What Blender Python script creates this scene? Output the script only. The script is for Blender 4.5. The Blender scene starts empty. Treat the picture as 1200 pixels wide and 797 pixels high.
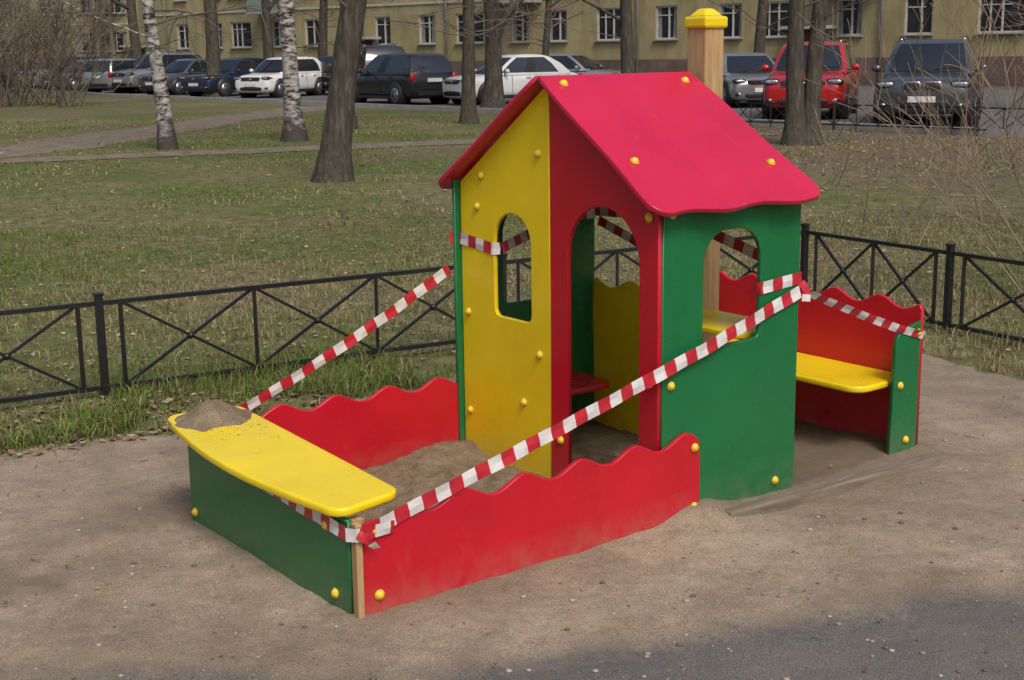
import bpy, bmesh, math, random
import numpy as np
from mathutils import Vector, Matrix, Euler
random.seed(7)
rng = np.random.default_rng(7)
D2R = math.radians
scene = bpy.context.scene
col = scene.collection

# ------------------------------------------------------------------ helpers
def link(o, parent=None):
    col.objects.link(o)
    if parent: o.parent = parent
    return o
def empty(name, loc=(0,0,0), rz=0):
    e = bpy.data.objects.new(name, None); e.location = loc; e.rotation_euler = (0,0,rz)
    e.empty_display_size = .1
    return link(e)
_tabs = {}
def vn(x, y, f, seed=0):
    if seed not in _tabs: _tabs[seed] = np.random.default_rng(100+seed).random((256,256))
    T = _tabs[seed]
    x = np.asarray(x, float)*f + 1000.3; y = np.asarray(y, float)*f + 1000.7
    xi = np.floor(x).astype(int); yi = np.floor(y).astype(int)
    fx = x-xi; fy = y-yi
    fx = fx*fx*(3-2*fx); fy = fy*fy*(3-2*fy)
    a = T[xi%256, yi%256]; b = T[(xi+1)%256, yi%256]; c = T[xi%256,(yi+1)%256]; d = T[(xi+1)%256,(yi+1)%256]
    return (a*(1-fx)+b*fx)*(1-fy)+(c*(1-fx)+d*fx)*fy
def fbm(x, y, f, seed=0, o=4):
    r = 0; a = .5; t = 0
    for i in range(o):
        r = r + a*vn(x, y, f*2**i, seed+i); t += a; a *= .5
    return r/t
def sst(a, b, x):
    t = np.clip((np.asarray(x, float)-a)/(b-a), 0, 1); return t*t*(3-2*t)

# ------------------------------------------------------------------ materials
class M:
    def __init__(s, name, rough=.6, spec=.5):
        s.m = bpy.data.materials.new(name); s.m.use_nodes = True
        s.nt = s.m.node_tree; s.b = s.nt.nodes['Principled BSDF']
        s.b.inputs['Roughness'].default_value = rough
        s.b.inputs['Specular IOR Level'].default_value = spec
        s.tc = s.nt.nodes.new('ShaderNodeTexCoord')
    def lk(s, a, b): s.nt.links.new(a, b)
    def mapping(s, scale=(1,1,1)):
        n = s.nt.nodes.new('ShaderNodeMapping'); n.inputs['Scale'].default_value = scale
        s.lk(s.tc.outputs['Object'], n.inputs[0]); return n.outputs[0]
    def noise(s, scale, detail=4, rough=.6, vec=None, dist=0):
        n = s.nt.nodes.new('ShaderNodeTexNoise'); n.inputs['Scale'].default_value = scale
        n.inputs['Detail'].default_value = detail; n.inputs['Roughness'].default_value = rough
        n.inputs['Distortion'].default_value = dist
        s.lk(vec if vec is not None else s.tc.outputs['Object'], n.inputs['Vector']); return n.outputs[0]
    def voro(s, scale, vec=None):
        n = s.nt.nodes.new('ShaderNodeTexVoronoi'); n.inputs['Scale'].default_value = scale
        s.lk(vec if vec is not None else s.tc.outputs['Object'], n.inputs['Vector']); return n
    def ramp(s, fac, stops):
        n = s.nt.nodes.new('ShaderNodeValToRGB'); e = n.color_ramp.elements
        while len(e) < len(stops): e.new(.5)
        for i, (p, c) in enumerate(stops):
            e[i].position = p
            if not hasattr(c, '__len__'): c = (c, c, c)
            e[i].color = (*c, 1)
        s.lk(fac, n.inputs[0]); return n.outputs[0]
    def mix(s, fac, a, b, mode='MIX'):
        n = s.nt.nodes.new('ShaderNodeMix'); n.data_type = 'RGBA'; n.blend_type = mode
        for i, v in ((0, fac), (6, a), (7, b)):
            if hasattr(v, 'is_linked'): s.lk(v, n.inputs[i])
            elif i == 0: n.inputs[0].default_value = v
            else: n.inputs[i].default_value = (*v, 1)
        return n.outputs[2]
    def math(s, op, a, b=None, clamp=False):
        n = s.nt.nodes.new('ShaderNodeMath'); n.operation = op; n.use_clamp = clamp
        for i, v in enumerate((a, b)):
            if v is None: continue
            if hasattr(v, 'is_linked'): s.lk(v, n.inputs[i])
            else: n.inputs[i].default_value = v
        return n.outputs[0]
    def attr(s, name):
        n = s.nt.nodes.new('ShaderNodeAttribute'); n.attribute_name = name; return n
    def sepz(s):
        n = s.nt.nodes.new('ShaderNodeSeparateXYZ'); s.lk(s.tc.outputs['Object'], n.inputs[0]); return n.outputs
    def color(s, c):
        if hasattr(c, 'is_linked'): s.lk(c, s.b.inputs['Base Color'])
        else: s.b.inputs['Base Color'].default_value = (*c, 1)
        return s
    def rough(s, r): s.lk(r, s.b.inputs['Roughness'])
    def bump(s, h, strength=.3, dist=.01):
        n = s.nt.nodes.new('ShaderNodeBump'); n.inputs['Strength'].default_value = strength
        n.inputs['Distance'].default_value = dist
        s.lk(h, n.inputs['Height']); s.lk(n.outputs[0], s.b.inputs['Normal']); return s

def simple(name, c, rough=.6, var=.15, scale=8, metallic=0, spec=.5):
    m = M(name, rough, spec); n = m.noise(scale, 3)
    d = tuple(x*(1-var) for x in c); l = tuple(min(1, x*(1+var)) for x in c)
    m.color(m.ramp(n, [(.3, d), (.7, l)])); m.b.inputs['Metallic'].default_value = metallic
    return m.m

def plastic(name, c, dusth=.16, dust=.75, wear=.25, spots=.18):
    m = M(name, .35, .5)
    n1 = m.noise(3.0, 5)
    d = tuple(x*.90 for x in c); l = tuple(min(1, x*1.07) for x in c)
    base = m.ramp(n1, [(.3, d), (.7, l)])
    sc = m.noise(9, 6, .7, m.mapping((1, 1, .35)), .6)
    scf = m.ramp(sc, [(.60, 0), (.74, wear)])
    fade = tuple(min(1, x*.8+.13) for x in c)
    base = m.mix(scf, base, fade)
    z = m.sepz()[2]
    a = m.math('SUBTRACT', 1.0, m.math('DIVIDE', z, dusth), True)
    nn = m.ramp(m.noise(14, 5, .65), [(.33, .05), (.68, 1)])
    df = m.math('MULTIPLY', m.math('MULTIPLY', a, nn), dust, True)
    sp = m.ramp(m.noise(80, 2), [(.68, 0), (.74, spots)])
    df = m.math('MAXIMUM', df, sp)
    base = m.mix(df, base, (.25, .20, .145))
    m.color(base)
    m.rough(m.math('ADD', m.ramp(n1, [(.3, .22), (.7, .36)]), m.math('MULTIPLY', df, .45)))
    m.bump(sc, .04, .004)
    return m.m

P_RED = plastic('plastic_red', (.50, .008, .022), .12, .45, .16)
P_ROOF = plastic('plastic_roof', (.52, .011, .052), .01, 0, .18, .10)  # pinkish red; top-lit sheen partly put into the base colour
P_YEL = plastic('plastic_yellow', (.80, .58, .010), .14, .42, .12)
P_YSEAT = plastic('plastic_yellow_seat', (.82, .61, .010), .01, 0, .15, .4)
P_GRN = plastic('plastic_green', (.010, .145, .045), .16, .36, .10)
P_BOLT = simple('bolt_yellow', (.74, .52, .04), .4)
def woodmat():
    m = M('wood', .65); v = m.mapping((30, 30, 2))
    m.color(m.ramp(m.noise(2, 5, .6, v, .4), [(.3, (.30, .18, .075)), (.7, (.52, .36, .17))])); return m.m
WOOD = woodmat()
def greywood():
    m = M('weathered_wood', .8); v = m.mapping((2, 25, 25))
    m.color(m.ramp(m.noise(2, 5, .6, v, .4), [(.3, (.10, .08, .057)), (.7, (.24, .195, .14))])); return m.m
GWOOD = greywood()
BLACKMET = simple('black_fence_paint', (.012, .012, .013), .38, .3, 30)
TRED = simple('tape_red', (.48, .02, .035), .35, .12, 20)
TWHT = simple('tape_white', (.66, .64, .63), .35, .12, 14)

def grasscol(m):
    g1 = m.noise(.35, 3, .6); g2 = m.noise(6, 5, .7)
    straw = m.ramp(g2, [(.3, (.080, .066, .036)), (.5, (.155, .132, .070)), (.72, (.26, .222, .125))])
    green = m.ramp(g2, [(.3, (.048, .062, .018)), (.55, (.092, .120, .032)), (.75, (.155, .170, .058))])
    gf = m.ramp(g1, [(.40, .18), (.58, .9)])
    grass = m.mix(gf, straw, green)
    br = m.attr('brown').outputs['Fac']
    return m.mix(br, grass, m.ramp(g2, [(.3, (.060, .045, .032)), (.7, (.19, .145, .10))])), g2
def grassmat():
    m = M('ground_grass', .95, .15); g, g2 = grasscol(m); m.color(g); m.bump(g2, .6, .03); return m.m
GGRASS = grassmat()
def groundmat():
    m = M('ground_surface', .95, .15)
    grass, g2 = grasscol(m)
    s1 = m.noise(1.3, 4, .62); s2 = m.noise(22, 4, .7); s3 = m.noise(230, 1, .7)
    s4 = m.noise(5, 4, .65, dist=.5)
    sand = m.ramp(s1, [(.32, (.235, .185, .130)), (.5, (.310, .250, .180)), (.68, (.375, .308, .228))])
    sand = m.mix(.55, sand, m.ramp(s4, [(.35, .70), (.65, 1.15)]), 'MULTIPLY')
    sand = m.mix(.5, sand, m.ramp(s2, [(.3, .66), (.7, 1.25)]), 'MULTIPLY')
    sand = m.mix(.75, sand, m.ramp(s3, [(.3, .42), (.7, 1.5)]), 'MULTIPLY')
    vo = m.voro(75); peb = m.math('LESS_THAN', vo.outputs['Distance'], .19)
    vsel = m.ramp(s2, [(.50, 0), (.53, 1)])
    pf = m.math('MULTIPLY', peb, vsel)
    sand = m.mix(m.math('MULTIPLY', pf, .7), sand, m.ramp(vo.outputs['Color'], [(.3, (.07, .062, .053)), (.8, (.50, .45, .38))]))
    wet_shade = m.attr('wet_shade').outputs['Fac']  # damp patches plus the shade painted in the bench bay
    sand = m.mix(wet_shade, sand, (.120, .092, .062))
    asp = m.ramp(s3, [(.3, (.052, .053, .055)), (.7, (.150, .151, .152))])
    asp = m.mix(m.ramp(s1, [(.35, .06), (.7, .28)]), asp, sand)
    aa = m.attr('asph').outputs['Fac']
    af = m.math('ADD', aa, m.math('MULTIPLY', m.math('SUBTRACT', s2, .5), .9))
    af = m.ramp(af, [(.30, 0), (.72, 1)])
    near = m.mix(af, sand, asp)
    dd = m.attr('dirt').outputs['Fac']
    df = m.ramp(m.math('ADD', dd, m.math('MULTIPLY', m.math('SUBTRACT', s2, .5), .8)), [(.4, 0), (.6, 1)])
    m.color(m.mix(df, grass, near))
    h = m.math('ADD', m.math('MULTIPLY', s2, .6), m.math('MULTIPLY', s3, .3))
    h = m.math('ADD', h, m.math('MULTIPLY', pf, .3))
    m.bump(h, .7, .013)
    return m.m
GROUND = groundmat()
def sandmat():
    m = M('loose_sand', .97, .1)
    s2 = m.noise(14, 5, .7); s3 = m.noise(220, 1, .7)
    c = m.ramp(s2, [(.3, (.145, .108, .070)), (.7, (.275, .215, .148))])
    c = m.mix(.7, c, m.ramp(s3, [(.3, .5), (.7, 1.4)]), 'MULTIPLY')
    m.color(c); m.bump(m.math('ADD', s2, m.math('MULTIPLY', s3, .3)), .8, .015); return m.m
SAND = sandmat()
def vcol(name, rough=.8, spec=.2):
    m = M(name, rough, spec); m.color(m.attr('Col').outputs['Color']); return m.m
BLADE = vcol('grass_blades', .85, .1)
def bark():
    m = M('bark', .9, .2); v = m.mapping((9, 9, 1.6))
    n = m.noise(2.2, 5, .7, v, .5)
    m.color(m.ramp(n, [(.3, (.030, .027, .022)), (.55, (.082, .073, .056)), (.75, (.16, .145, .115))])); m.bump(n, .9, .03); return m.m
BARK = bark()
def birch():
    m = M('birch_bark', .7, .3); v = m.mapping((3, 3, 9))
    n = m.noise(1.6, 5, .7, v, .3)
    w = m.ramp(n, [(.42, (.03, .027, .025)), (.52, (.34, .32, .29)), (.7, (.54, .52, .49))])
    z = m.sepz()[2]
    low = m.math('SUBTRACT', 1, m.math('DIVIDE', z, 1.1), True)
    lf = m.ramp(m.math('ADD', low, m.math('MULTIPLY', m.math('SUBTRACT', m.noise(5), .5), 1.2)), [(.45, 0), (.8, 1)])
    m.color(m.mix(lf, w, (.06, .05, .042))); m.bump(n, .5, .02); return m.m
BIRCH = birch()
TWIG = simple('twig', (.150, .118, .088), .8, .3, 5)
TWIG2 = simple('twig_light', (.24, .18, .12), .8, .3, 5)

# ------------------------------------------------------------------ mesh builder
class MB:
    def __init__(s): s.v = []; s.f = []; s.m = []; s.s = []
    def add(s, vs, fs, mi=0, smooth=False):
        o = len(s.v); s.v += [tuple(v) for v in vs]
        for f in fs: s.f.append([i+o for i in f]); s.m.append(mi); s.s.append(smooth)
    def box(s, c, d, mi=0, rot=None, tp=1.0):
        vs = []
        for z in (-.5, .5):
            k = tp if z > 0 else 1
            for x, y in ((-.5, -.5), (.5, -.5), (.5, .5), (-.5, .5)):
                p = Vector((x*d[0]*k, y*d[1]*k, z*d[2]))
                if rot: p = rot @ p
                vs.append(p+Vector(c))
        s.add(vs, [(0,3,2,1),(4,5,6,7),(0,1,5,4),(1,2,6,5),(2,3,7,6),(3,0,4,7)], mi)
    def tube(s, pts, rs, n=6, mi=0, smooth=True, caps=True, ph=0):
        pts = [Vector(p) for p in pts]; vs = []; k = len(pts)
        ref = Vector((0, 0, 1)); d0 = (pts[-1]-pts[0]).normalized()
        if abs(d0.z) > .9: ref = Vector((1, 0, 0))
        for i, p in enumerate(pts):
            d = (pts[min(i+1, k-1)]-pts[max(i-1, 0)]).normalized()
            a = d.cross(ref).normalized(); b = d.cross(a)
            r = rs[i] if hasattr(rs, '__len__') else rs
            for j in range(n):
                t = 2*math.pi*(j+ph)/n; vs.append(p+a*math.cos(t)*r+b*math.sin(t)*r)
        fs = []
        for i in range(k-1):
            for j in range(n):
                fs.append((i*n+j, i*n+(j+1)%n, (i+1)*n+(j+1)%n, (i+1)*n+j))
        if caps: fs.append(tuple(range(n))[::-1]); fs.append(tuple((k-1)*n+j for j in range(n)))
        s.add(vs, fs, mi, smooth)
    def bar(s, p0, p1, w, mi=0): s.tube([p0, p1], w*.7071, 4, mi, False, True, .5)
    def ell(s, c, r, mi=0, nu=12, nv=7):
        vs = []; fs = []
        for i in range(nv+1):
            ph = math.pi*i/nv
            for j in range(nu):
                t = 2*math.pi*j/nu
                vs.append((c[0]+r[0]*math.sin(ph)*math.cos(t), c[1]+r[1]*math.sin(ph)*math.sin(t), c[2]+r[2]*math.cos(ph)))
        for i in range(nv):
            for j in range(nu):
                fs.append((i*nu+j, (i+1)*nu+j, (i+1)*nu+(j+1)%nu, i*nu+(j+1)%nu))
        s.add(vs, fs, mi, True)
    def sel(s, c, r, mi=0, e=.45, nu=20, nv=10):
        f = lambda v: math.copysign(abs(v)**e, v)
        vs = []; fs = []
        for i in range(nv+1):
            ph = math.pi*i/nv
            for j in range(nu):
                t = 2*math.pi*j/nu
                vs.append((c[0]+r[0]*f(math.sin(ph))*f(math.cos(t)), c[1]+r[1]*f(math.sin(ph))*f(math.sin(t)), c[2]+r[2]*f(math.cos(ph))))
        for i in range(nv):
            for j in range(nu):
                fs.append((i*nu+j, (i+1)*nu+j, (i+1)*nu+(j+1)%nu, i*nu+(j+1)%nu))
        s.add(vs, fs, mi, True)
    def quad(s, a, b, c, d, mi=0): s.add([a, b, c, d], [(0, 1, 2, 3)], mi)
    def obj(s, name, mats, parent=None, bevel=0, subsurf=0):
        me = bpy.data.meshes.new(name); me.from_pydata(s.v, [], s.f); me.update()
        for m in mats: me.materials.append(m)
        me.polygons.foreach_set('material_index', s.m)
        me.polygons.foreach_set('use_smooth', s.s)
        o = bpy.data.objects.new(name, me); link(o, parent)
        if bevel:
            b = o.modifiers.new('b', 'BEVEL'); b.width = bevel; b.segments = 2; b.limit_method = 'ANGLE'
        if subsurf:
            b = o.modifiers.new('s', 'SUBSURF'); b.levels = subsurf; b.render_levels = subsurf
        return o

# ------------------------------------------------------------------ play house
HO = Vector((-.471, 3.707, 0)); HA = math.atan2(.6035, .797)
house = empty('playhouse', HO, HA)
MU = Matrix(((1,0,0,0),(0,0,-1,0),(0,1,0,0),(0,0,0,1)))
MV = Matrix(((0,0,1,0),(1,0,0,0),(0,1,0,0),(0,0,0,1)))
MH = Matrix.Identity(4)
def panel(name, outline, holes, basis, origin, thick, mat, parent=house, bev=.004):
    cu = bpy.data.curves.new(name+'_c', 'CURVE'); cu.dimensions = '2D'; cu.fill_mode = 'BOTH'
    cu.extrude = thick/2-bev; cu.bevel_depth = bev; cu.bevel_resolution = 2; cu.offset = -bev
    for loop in [outline]+holes:
        sp = cu.splines.new('POLY'); sp.points.add(len(loop)-1); sp.use_cyclic_u = True
        for i, (a, b) in enumerate(loop): sp.points[i].co = (a, b, 0, 1)
    tmp = bpy.data.objects.new('tmp', cu); col.objects.link(tmp)
    dg = bpy.context.evaluated_depsgraph_get(); dg.update()
    me = bpy.data.meshes.new_from_object(tmp.evaluated_get(dg))
    bpy.data.objects.remove(tmp); bpy.data.curves.remove(cu)
    me.name = name; me.transform(Matrix.Translation(origin) @ basis)
    me.materials.clear(); me.materials.append(mat)
    o = bpy.data.objects.new(name, me); return link(o, parent)
def arc(cx, cy, r, a0, a1, n=8, ry=None):
    ry = ry or r
    return [(cx+r*math.cos(D2R(a0+(a1-a0)*i/n)), cy+ry*math.sin(D2R(a0+(a1-a0)*i/n))) for i in range(n+1)]
def arch(x0, x1, z0, z1, rb=.03):
    r = (x1-x0)/2
    p = arc(x0+rb, z0+rb, rb, 180, 270, 4)+arc(x1-rb, z0+rb, rb, 270, 360, 4) if rb else [(x0, z0), (x1, z0)]
    return p+arc((x0+x1)/2, z1-r, r, 0, 180, 18)
def softwin(x0, x1, z0, z1, rb=.03, rt=.1):
    return arc(x0+rb, z0+rb, rb, 180, 270, 4)+arc(x1-rb, z0+rb, rb, 270, 360, 4)+arc(x1-rt, z1-rt, rt, 0, 90, 9)+arc(x0+rt, z1-rt, rt, 90, 180, 9)
def wavy(a0, a1, zb, zc, amp, wl, phase=0, flat0=0, rise=0):
    pts = [(a0, zb), (a1, zb)]
    n = int((a1-a0)/.012); top = []
    for i in range(n+1):
        a = a0+(a1-a0)*i/n
        w = (1-abs(math.sin(math.pi*(a-a0)/wl+phase/2))**1.0)*2-1
        w2 = math.cos(2*math.pi*(a-a0)/wl+phase)
        z = zc+amp*(-.35*w+.65*w2+.25)
        z = zc+amp*(.2*w+.8*w2)
        if a-a0 < flat0: z = zc-amp*.6+(z-zc+amp*.6)*max(0, (a-a0-flat0*.6)/(flat0*.4))
        z += rise*(1-i/n)
        top.append([a, z])
    r = .03
    for q in top:
        for e in (a0, a1):
            dd = abs(q[0]-e)
            if dd < r: q[1] -= r-math.sqrt(max(0, r*r-(r-dd)**2))
    return pts+[tuple(q) for q in top[::-1]]
T = .018
TW = 1.12
panel('front_low_panel', wavy(.02, 1.375, -.03, .298, .021, .232, math.pi*.9, .17), [], MU, (0, -.022, 0), T, P_RED)
panel('back_low_panel', wavy(.02, 1.19, -.03, .318, .021, .232, math.pi*.9, .17, .012), [], MU, (0, TW+.012, 0), T, P_RED)
panel('left_low_panel', [(.0, -.03), (TW-.03, -.03), (TW-.03, .312), (.0, .292)], [], MV, (0, 0, 0), T, P_GRN)
mb = MB()
for s, t in ((.006, -.024), (.03, .02), (.03, TW-.05)):
    mb.box((s, t, .13), (.022 if t < 0 else .04, .03 if t < 0 else .034, .32))
mb.obj('corner_posts', [WOOD], house, .003)
n = 24; r = .06
outline = arc(-.055+r, .0+r, r, 180, 270, 8)+arc(.205-r, .03+r, r, 270, 360, 8)+arc(.235-r, 1.19-r, r, 0, 90, 8)+arc(-.05+r, 1.20-r, r, 90, 180, 8)
for i in range(1, n):
    k = i/n; outline.append((-.055-.055*math.sin(math.pi*k), 1.13-(1.13-.06)*k))
TILT = .026
panel('left_seat', outline, [], Matrix.Rotation(TILT, 4, 'X'), (0, 0, .318), .028, P_YSEAT, bev=.009)
GT = 1.49; SL = .68
def gz(t): return GT-SL*abs(t-.56)
panel('yellow_gable_wall', [(.562, -.02), (TW-.006, -.02), (TW-.006, gz(TW)), (.562, GT)], [arch(.672, .898, .61, 1.01, .03)], MV, (1.2, 0, 0), T, P_YEL)
panel('red_gable_wall', [(-.008, -.02), (.085, -.02)]+arc(.2725, 1.075-.187, .1875, 180, 0, 20)+[(.460, -.02), (.558, -.02), (.558, GT), (-.008, gz(0))], [], MV, (1.2, 0, 0), T, P_RED)
panel('green_front_wall', [(1.212, -.03), (1.885, -.03), (1.885, 1.115), (1.212, 1.115)], [softwin(1.40, 1.68, .598, .995, .03, .11)], MU, (0, 0, 0), T, P_GRN)
panel('green_back_wall', [(1.165, -.03), (1.885, -.03), (1.885, 1.115), (1.165, 1.115)], [softwin(1.40, 1.68, .598, .995, .03, .11)], MU, (0, TW+.006, 0), T, P_GRN)
panel('right_gable', [(.01, 1.0), (TW-.01, 1.0), (TW-.01, gz(TW)), (.56, GT), (.01, gz(0))], [], MV, (1.86, 0, 0), T, P_RED)
panel('yellow_inner_panel', wavy(.62, 1.105, -.02, .65, .022, .25, 0), [], MV, (1.875, 0, 0), T, P_YSEAT)
panel('yellow_counter', arc(1.66+.05, .06+.05, .05, 180, 270)+arc(1.93-.05, .06+.05, .05, 270, 360)+arc(1.93-.05, .5-.05, .05, 0, 90)+arc(1.66+.05, .5-.05, .05, 90, 180), [], MH, (0, 0, .590), .022, P_YSEAT)
panel('red_inner_seat', arc(1.25+.05, .80+.05, .05, 180, 270)+arc(1.72-.05, .80+.05, .05, 270, 360)+[(1.72, 1.105), (1.25, 1.105)], [], MH, (0, 0, .27), .022, P_RED)
cs = 1/math.sqrt(1+SL*SL); sn = SL*cs
RL = .765
def roofout():
    x0, x1 = 1.118, 1.872; xe = 1.938
    p = [(x0+.02, .0), (x1, .0)]
    for i in range(1, 12):
        k = i/12; p.append((x1+(xe-x1)*k+.006*math.sin(k*6.28*1.1), (RL-.07)*k))
    p += arc(xe-.07, RL-.07, .07, 0, 90, 8)
    m = 30
    for i in range(1, m):
        k = i/m; x = xe-.07-(xe-x0-.14)*k
        p.append((x, RL+.009*math.sin(k*math.pi*4)))
    p += arc(x0+.07, RL-.07, .07, 90, 180, 8)
    for i in range(1, 12):
        k = 1-i/12; p.append((x0+.02*(1-k)-.005*math.sin(k*6.28*1.1), (RL-.07)*k))
    return p
for nm, sg in (('roof_front', -1), ('roof_back', 1)):
    B = Matrix.Identity(4)
    ydir = Vector((0, sg*cs, -sn)); zdir = Vector((1, 0, 0)).cross(ydir)
    for i in range(3):
        B[i][0] = (1, 0, 0)[i]; B[i][1] = ydir[i]; B[i][2] = zdir[i]
    up = zdir if zdir.z > 0 else -zdir
    org = Vector((0, .56, GT+.012))+up*.008
    panel(nm, roofout(), [], B, org, .02, P_ROOF)
mb = MB()
mb.box((1.965, .56, .845), (.10, .10, 1.665))
mb.obj('chimney_post', [WOOD], house, .006)
mb = MB()
mb.box((1.965, .56, 1.698), (.122, .122, .045)); mb.box((1.965, .56, 1.735), (.10, .10, .03), 0, None, .45)
mb.obj('chimney_cap', [P_YSEAT], house, .01)
panel('bench_back_panel', wavy(.0, TW, -.03, .592, .021, .232, math.pi*.2), [], MV, (2.635, 0, 0), T, P_RED)
ge = [(2.45, -.04), (2.622, -.04), (2.622, .535)]+arc(2.47+.06, .515-.05, .06, 90, 180, 6, .05)
panel('bench_end_panel', ge, [], MU, (0, .004, 0), T, P_GRN)
panel('bench_end_panel_rear', ge, [], MU, (0, TW-.01, 0), T, P_GRN)
panel('bench_seat', arc(2.29+.07, .03+.07, .07, 180, 270, 8)+[(2.62, .03), (2.62, 1.1)]+arc(2.29+.07, 1.1-.07, .07, 90, 180, 8), [], MH, (0, 0, .292), .026, P_YSEAT, bev=.008)
mb = MB(); mb.box((1.97, -.14, .014), (1.10, .055, .05), 0, Matrix.Rotation(D2R(-3), 3, 'Z'))
mb.box((2.02, TW+.1, .012), (1.0, .05, .05)); mb.obj('timber_edging', [GWOOD], house, .006)
mb = MB()
def bolt(s, t, z, ax):
    r = .0145
    mb.ell((s, t, z), (r, r, r), 0)
    e = Vector(ax)*.003
    mb.tube([(s, t, z), tuple(Vector((s, t, z))+e)], .0165, 12)
for s, z in ((.055, .262), (.07, .06), (1.345, .262), (1.345, .05)): bolt(s, -.033, z, (0, -1, 0))
for s, z in ((1.25, 1.07), (1.25, .49), (1.78, .05)): bolt(s, -.011, z, (0, -1, 0))
for t, z in ((.08, .05), (1.05, .04), (.12, .25)): bolt(-.011, t, z, (-1, 0, 0))
for t, z in ((.62, 1.24), (.97, 1.14), (.62, .50), (1.07, .60), (.72, .30), (.60, .20), (1.07, .2), (1.0, 1.02)): bolt(1.189, t, z, (-1, 0, 0))
for t, z in ((.035, 1.06), (.03, .5), (.5, .2)): bolt(1.189, t, z, (-1, 0, 0))
for s, z in ((2.60, .49), (2.50, .29), (2.55, .06)): bolt(s, -.007, z, (0, -1, 0))
for s, d in ((1.215, .055), (1.80, .06), (1.215, .50), (1.82, .565)):
    for sg in (-1, 1):
        bolt(s, .56+sg*cs*d+sg*sn*.018, GT+.012-sn*d+cs*.019, (0, sg*sn, cs))
mb.obj('bolts', [P_BOLT], house)

def sandbox():
    ns, nt_ = 170, 100
    s = np.linspace(.008, 1.88, ns); t = np.linspace(-.01, TW, nt_)
    S, Tt = np.meshgrid(s, t, indexing='ij')
    z = .030+.025*(fbm(S, Tt, 2.2, 3)-.5)+.030*(fbm(S, Tt, 7, 5)-.5)+.018*(fbm(S, Tt, 26, 8)-.5)
    z += .050*np.exp(-((S-1.08)**2/.04+(Tt-1.08)**2/.010))
    z -= .01*sst(1.2, 1.35, S)
    for cx, cy, r in [(.75, .5, .06), (.95, .75, .07), (.5, .9, .06), (1.4, .3, .06), (1.1, .35, .07), (.85, .9, .05), (.65, .8, .05), (1.08, .6, .05)]:
        q = np.hypot(S-cx, Tt-cy)/r; z -= .018*np.exp(-q*q)-.010*np.exp(-((q-1.5)/.4)**2)
    v = np.stack([S, Tt, z], -1).reshape(-1, 3)
    f = [(i*nt_+j, (i+1)*nt_+j, (i+1)*nt_+j+1, i*nt_+j+1) for i in range(ns-1) for j in range(nt_-1)]
    mb = MB(); mb.add(v.tolist(), f, 0, True); mb.obj('sand', [SAND], house)
    mb = MB(); n = 44; vs = []
    for i in range(n+1):
        for j in range(n+1):
            a = -.06+.285*i/n; b = .86+.325*j/n
            r = ((a-.085)/.115)**2+((b-1.06)/.105)**2
            h = .080*math.exp(-r*1.1)+.03*(float(fbm(a, b, 14, 9))-.5)-.017
            vs.append((a, b, .3325+TILT*b+max(h, -.006)))
    fs = []
    for i in range(n):
        for j in range(n):
            q = (i*(n+1)+j, (i+1)*(n+1)+j, (i+1)*(n+1)+j+1, i*(n+1)+j+1)
            if max(vs[k][2]-TILT*vs[k][1] for k in q) > .3275: fs.append(q)
    mb.add(vs, fs, 0, True); mb.obj('sand_pile', [SAND], house)
    mb = MB()
    for k in range(120):
        a = random.gauss(.09, .06); b = random.gauss(.94, .08)
        if -.05 < a < .2 and .1 < b < 1.1:
            r = random.uniform(.001, .003); mb.ell((a, b, .3325+TILT*b), (r, r*1.4, r*.5), 0, 6, 4)
    mb.obj('sand_crumbs', [SAND], house)
sandbox()

# ------------------------------------------------------------------ barrier tape
tape_root = empty('barrier_tape', HO, HA)
def tape(name, pts, nrm, w=.046, sag=0, twist=(0, 0), seg=.05, ph=0, wv=1):
    pts = [Vector(p) for p in pts]
    lens = [0]
    for a, b in zip(pts, pts[1:]): lens.append(lens[-1]+(b-a).length)
    Ltot = lens[-1]; n = max(2, int(Ltot/.0125))
    mb = MB(); vs = []
    def at(d):
        for i in range(len(pts)-1):
            if d <= lens[i+1]+1e-9:
                k = (d-lens[i])/(lens[i+1]-lens[i]); p = pts[i].lerp(pts[i+1], k)
                q = d/Ltot; p.z -= sag*4*q*(1-q); return p
        return pts[-1].copy()
    N0 = Vector(nrm).normalized()
    for i in range(n+1):
        d = Ltot*i/n; p = at(d); dr = (at(min(Ltot, d+.01))-at(max(0, d-.01))).normalized()
        wd = dr.cross(N0).normalized()
        tw = twist[0]+(twist[1]-twist[0])*i/n+wv*(.06*math.sin(d*9)+.04*math.sin(d*19+1))
        wd = Matrix.Rotation(tw, 3, dr) @ wd
        wob = .002*math.sin(i*.35)
        vs += [p+wd*w/2+N0*wob, p+wd*w*.0-N0*wob*.8, p-wd*w/2+N0*wob]
    for i in range(n):
        mi = int((Ltot*i/n+ph)/seg) % 2
        a = i*3
        mb.add([vs[a], vs[a+1], vs[a+4], vs[a+3]], [(0, 1, 2, 3)], mi, True)
        mb.add([vs[a+1], vs[a+2], vs[a+5], vs[a+4]], [(0, 1, 2, 3)], mi, True)
    return mb.obj(name, [TRED, TWHT], tape_root)
tape('front_strip', [(.03, -.040, .262), (1.40, -.036, .613), (1.893, -.017, .745)], (0, -1, 0), .047, .008)
tape('knot_strip', [(-.022, -.01, .258), (-.008, -.046, .262), (.12, -.046, .262)], (0, -1, .15), .04, 0, (0, .3), ph=.05)
tape('knot_tail', [(-.004, -.050, .268), (.02, -.062, .245), (.05, -.060, .215)], (0, -1, .3), .026, 0, (0, 1.2), .04)
tape('left_low_strip', [(-.016, -.01, .258), (-.016, .4, .276), (-.016, 1.08, .312)], (-1, 0, 0), .044, .0, wv=.5)
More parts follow.
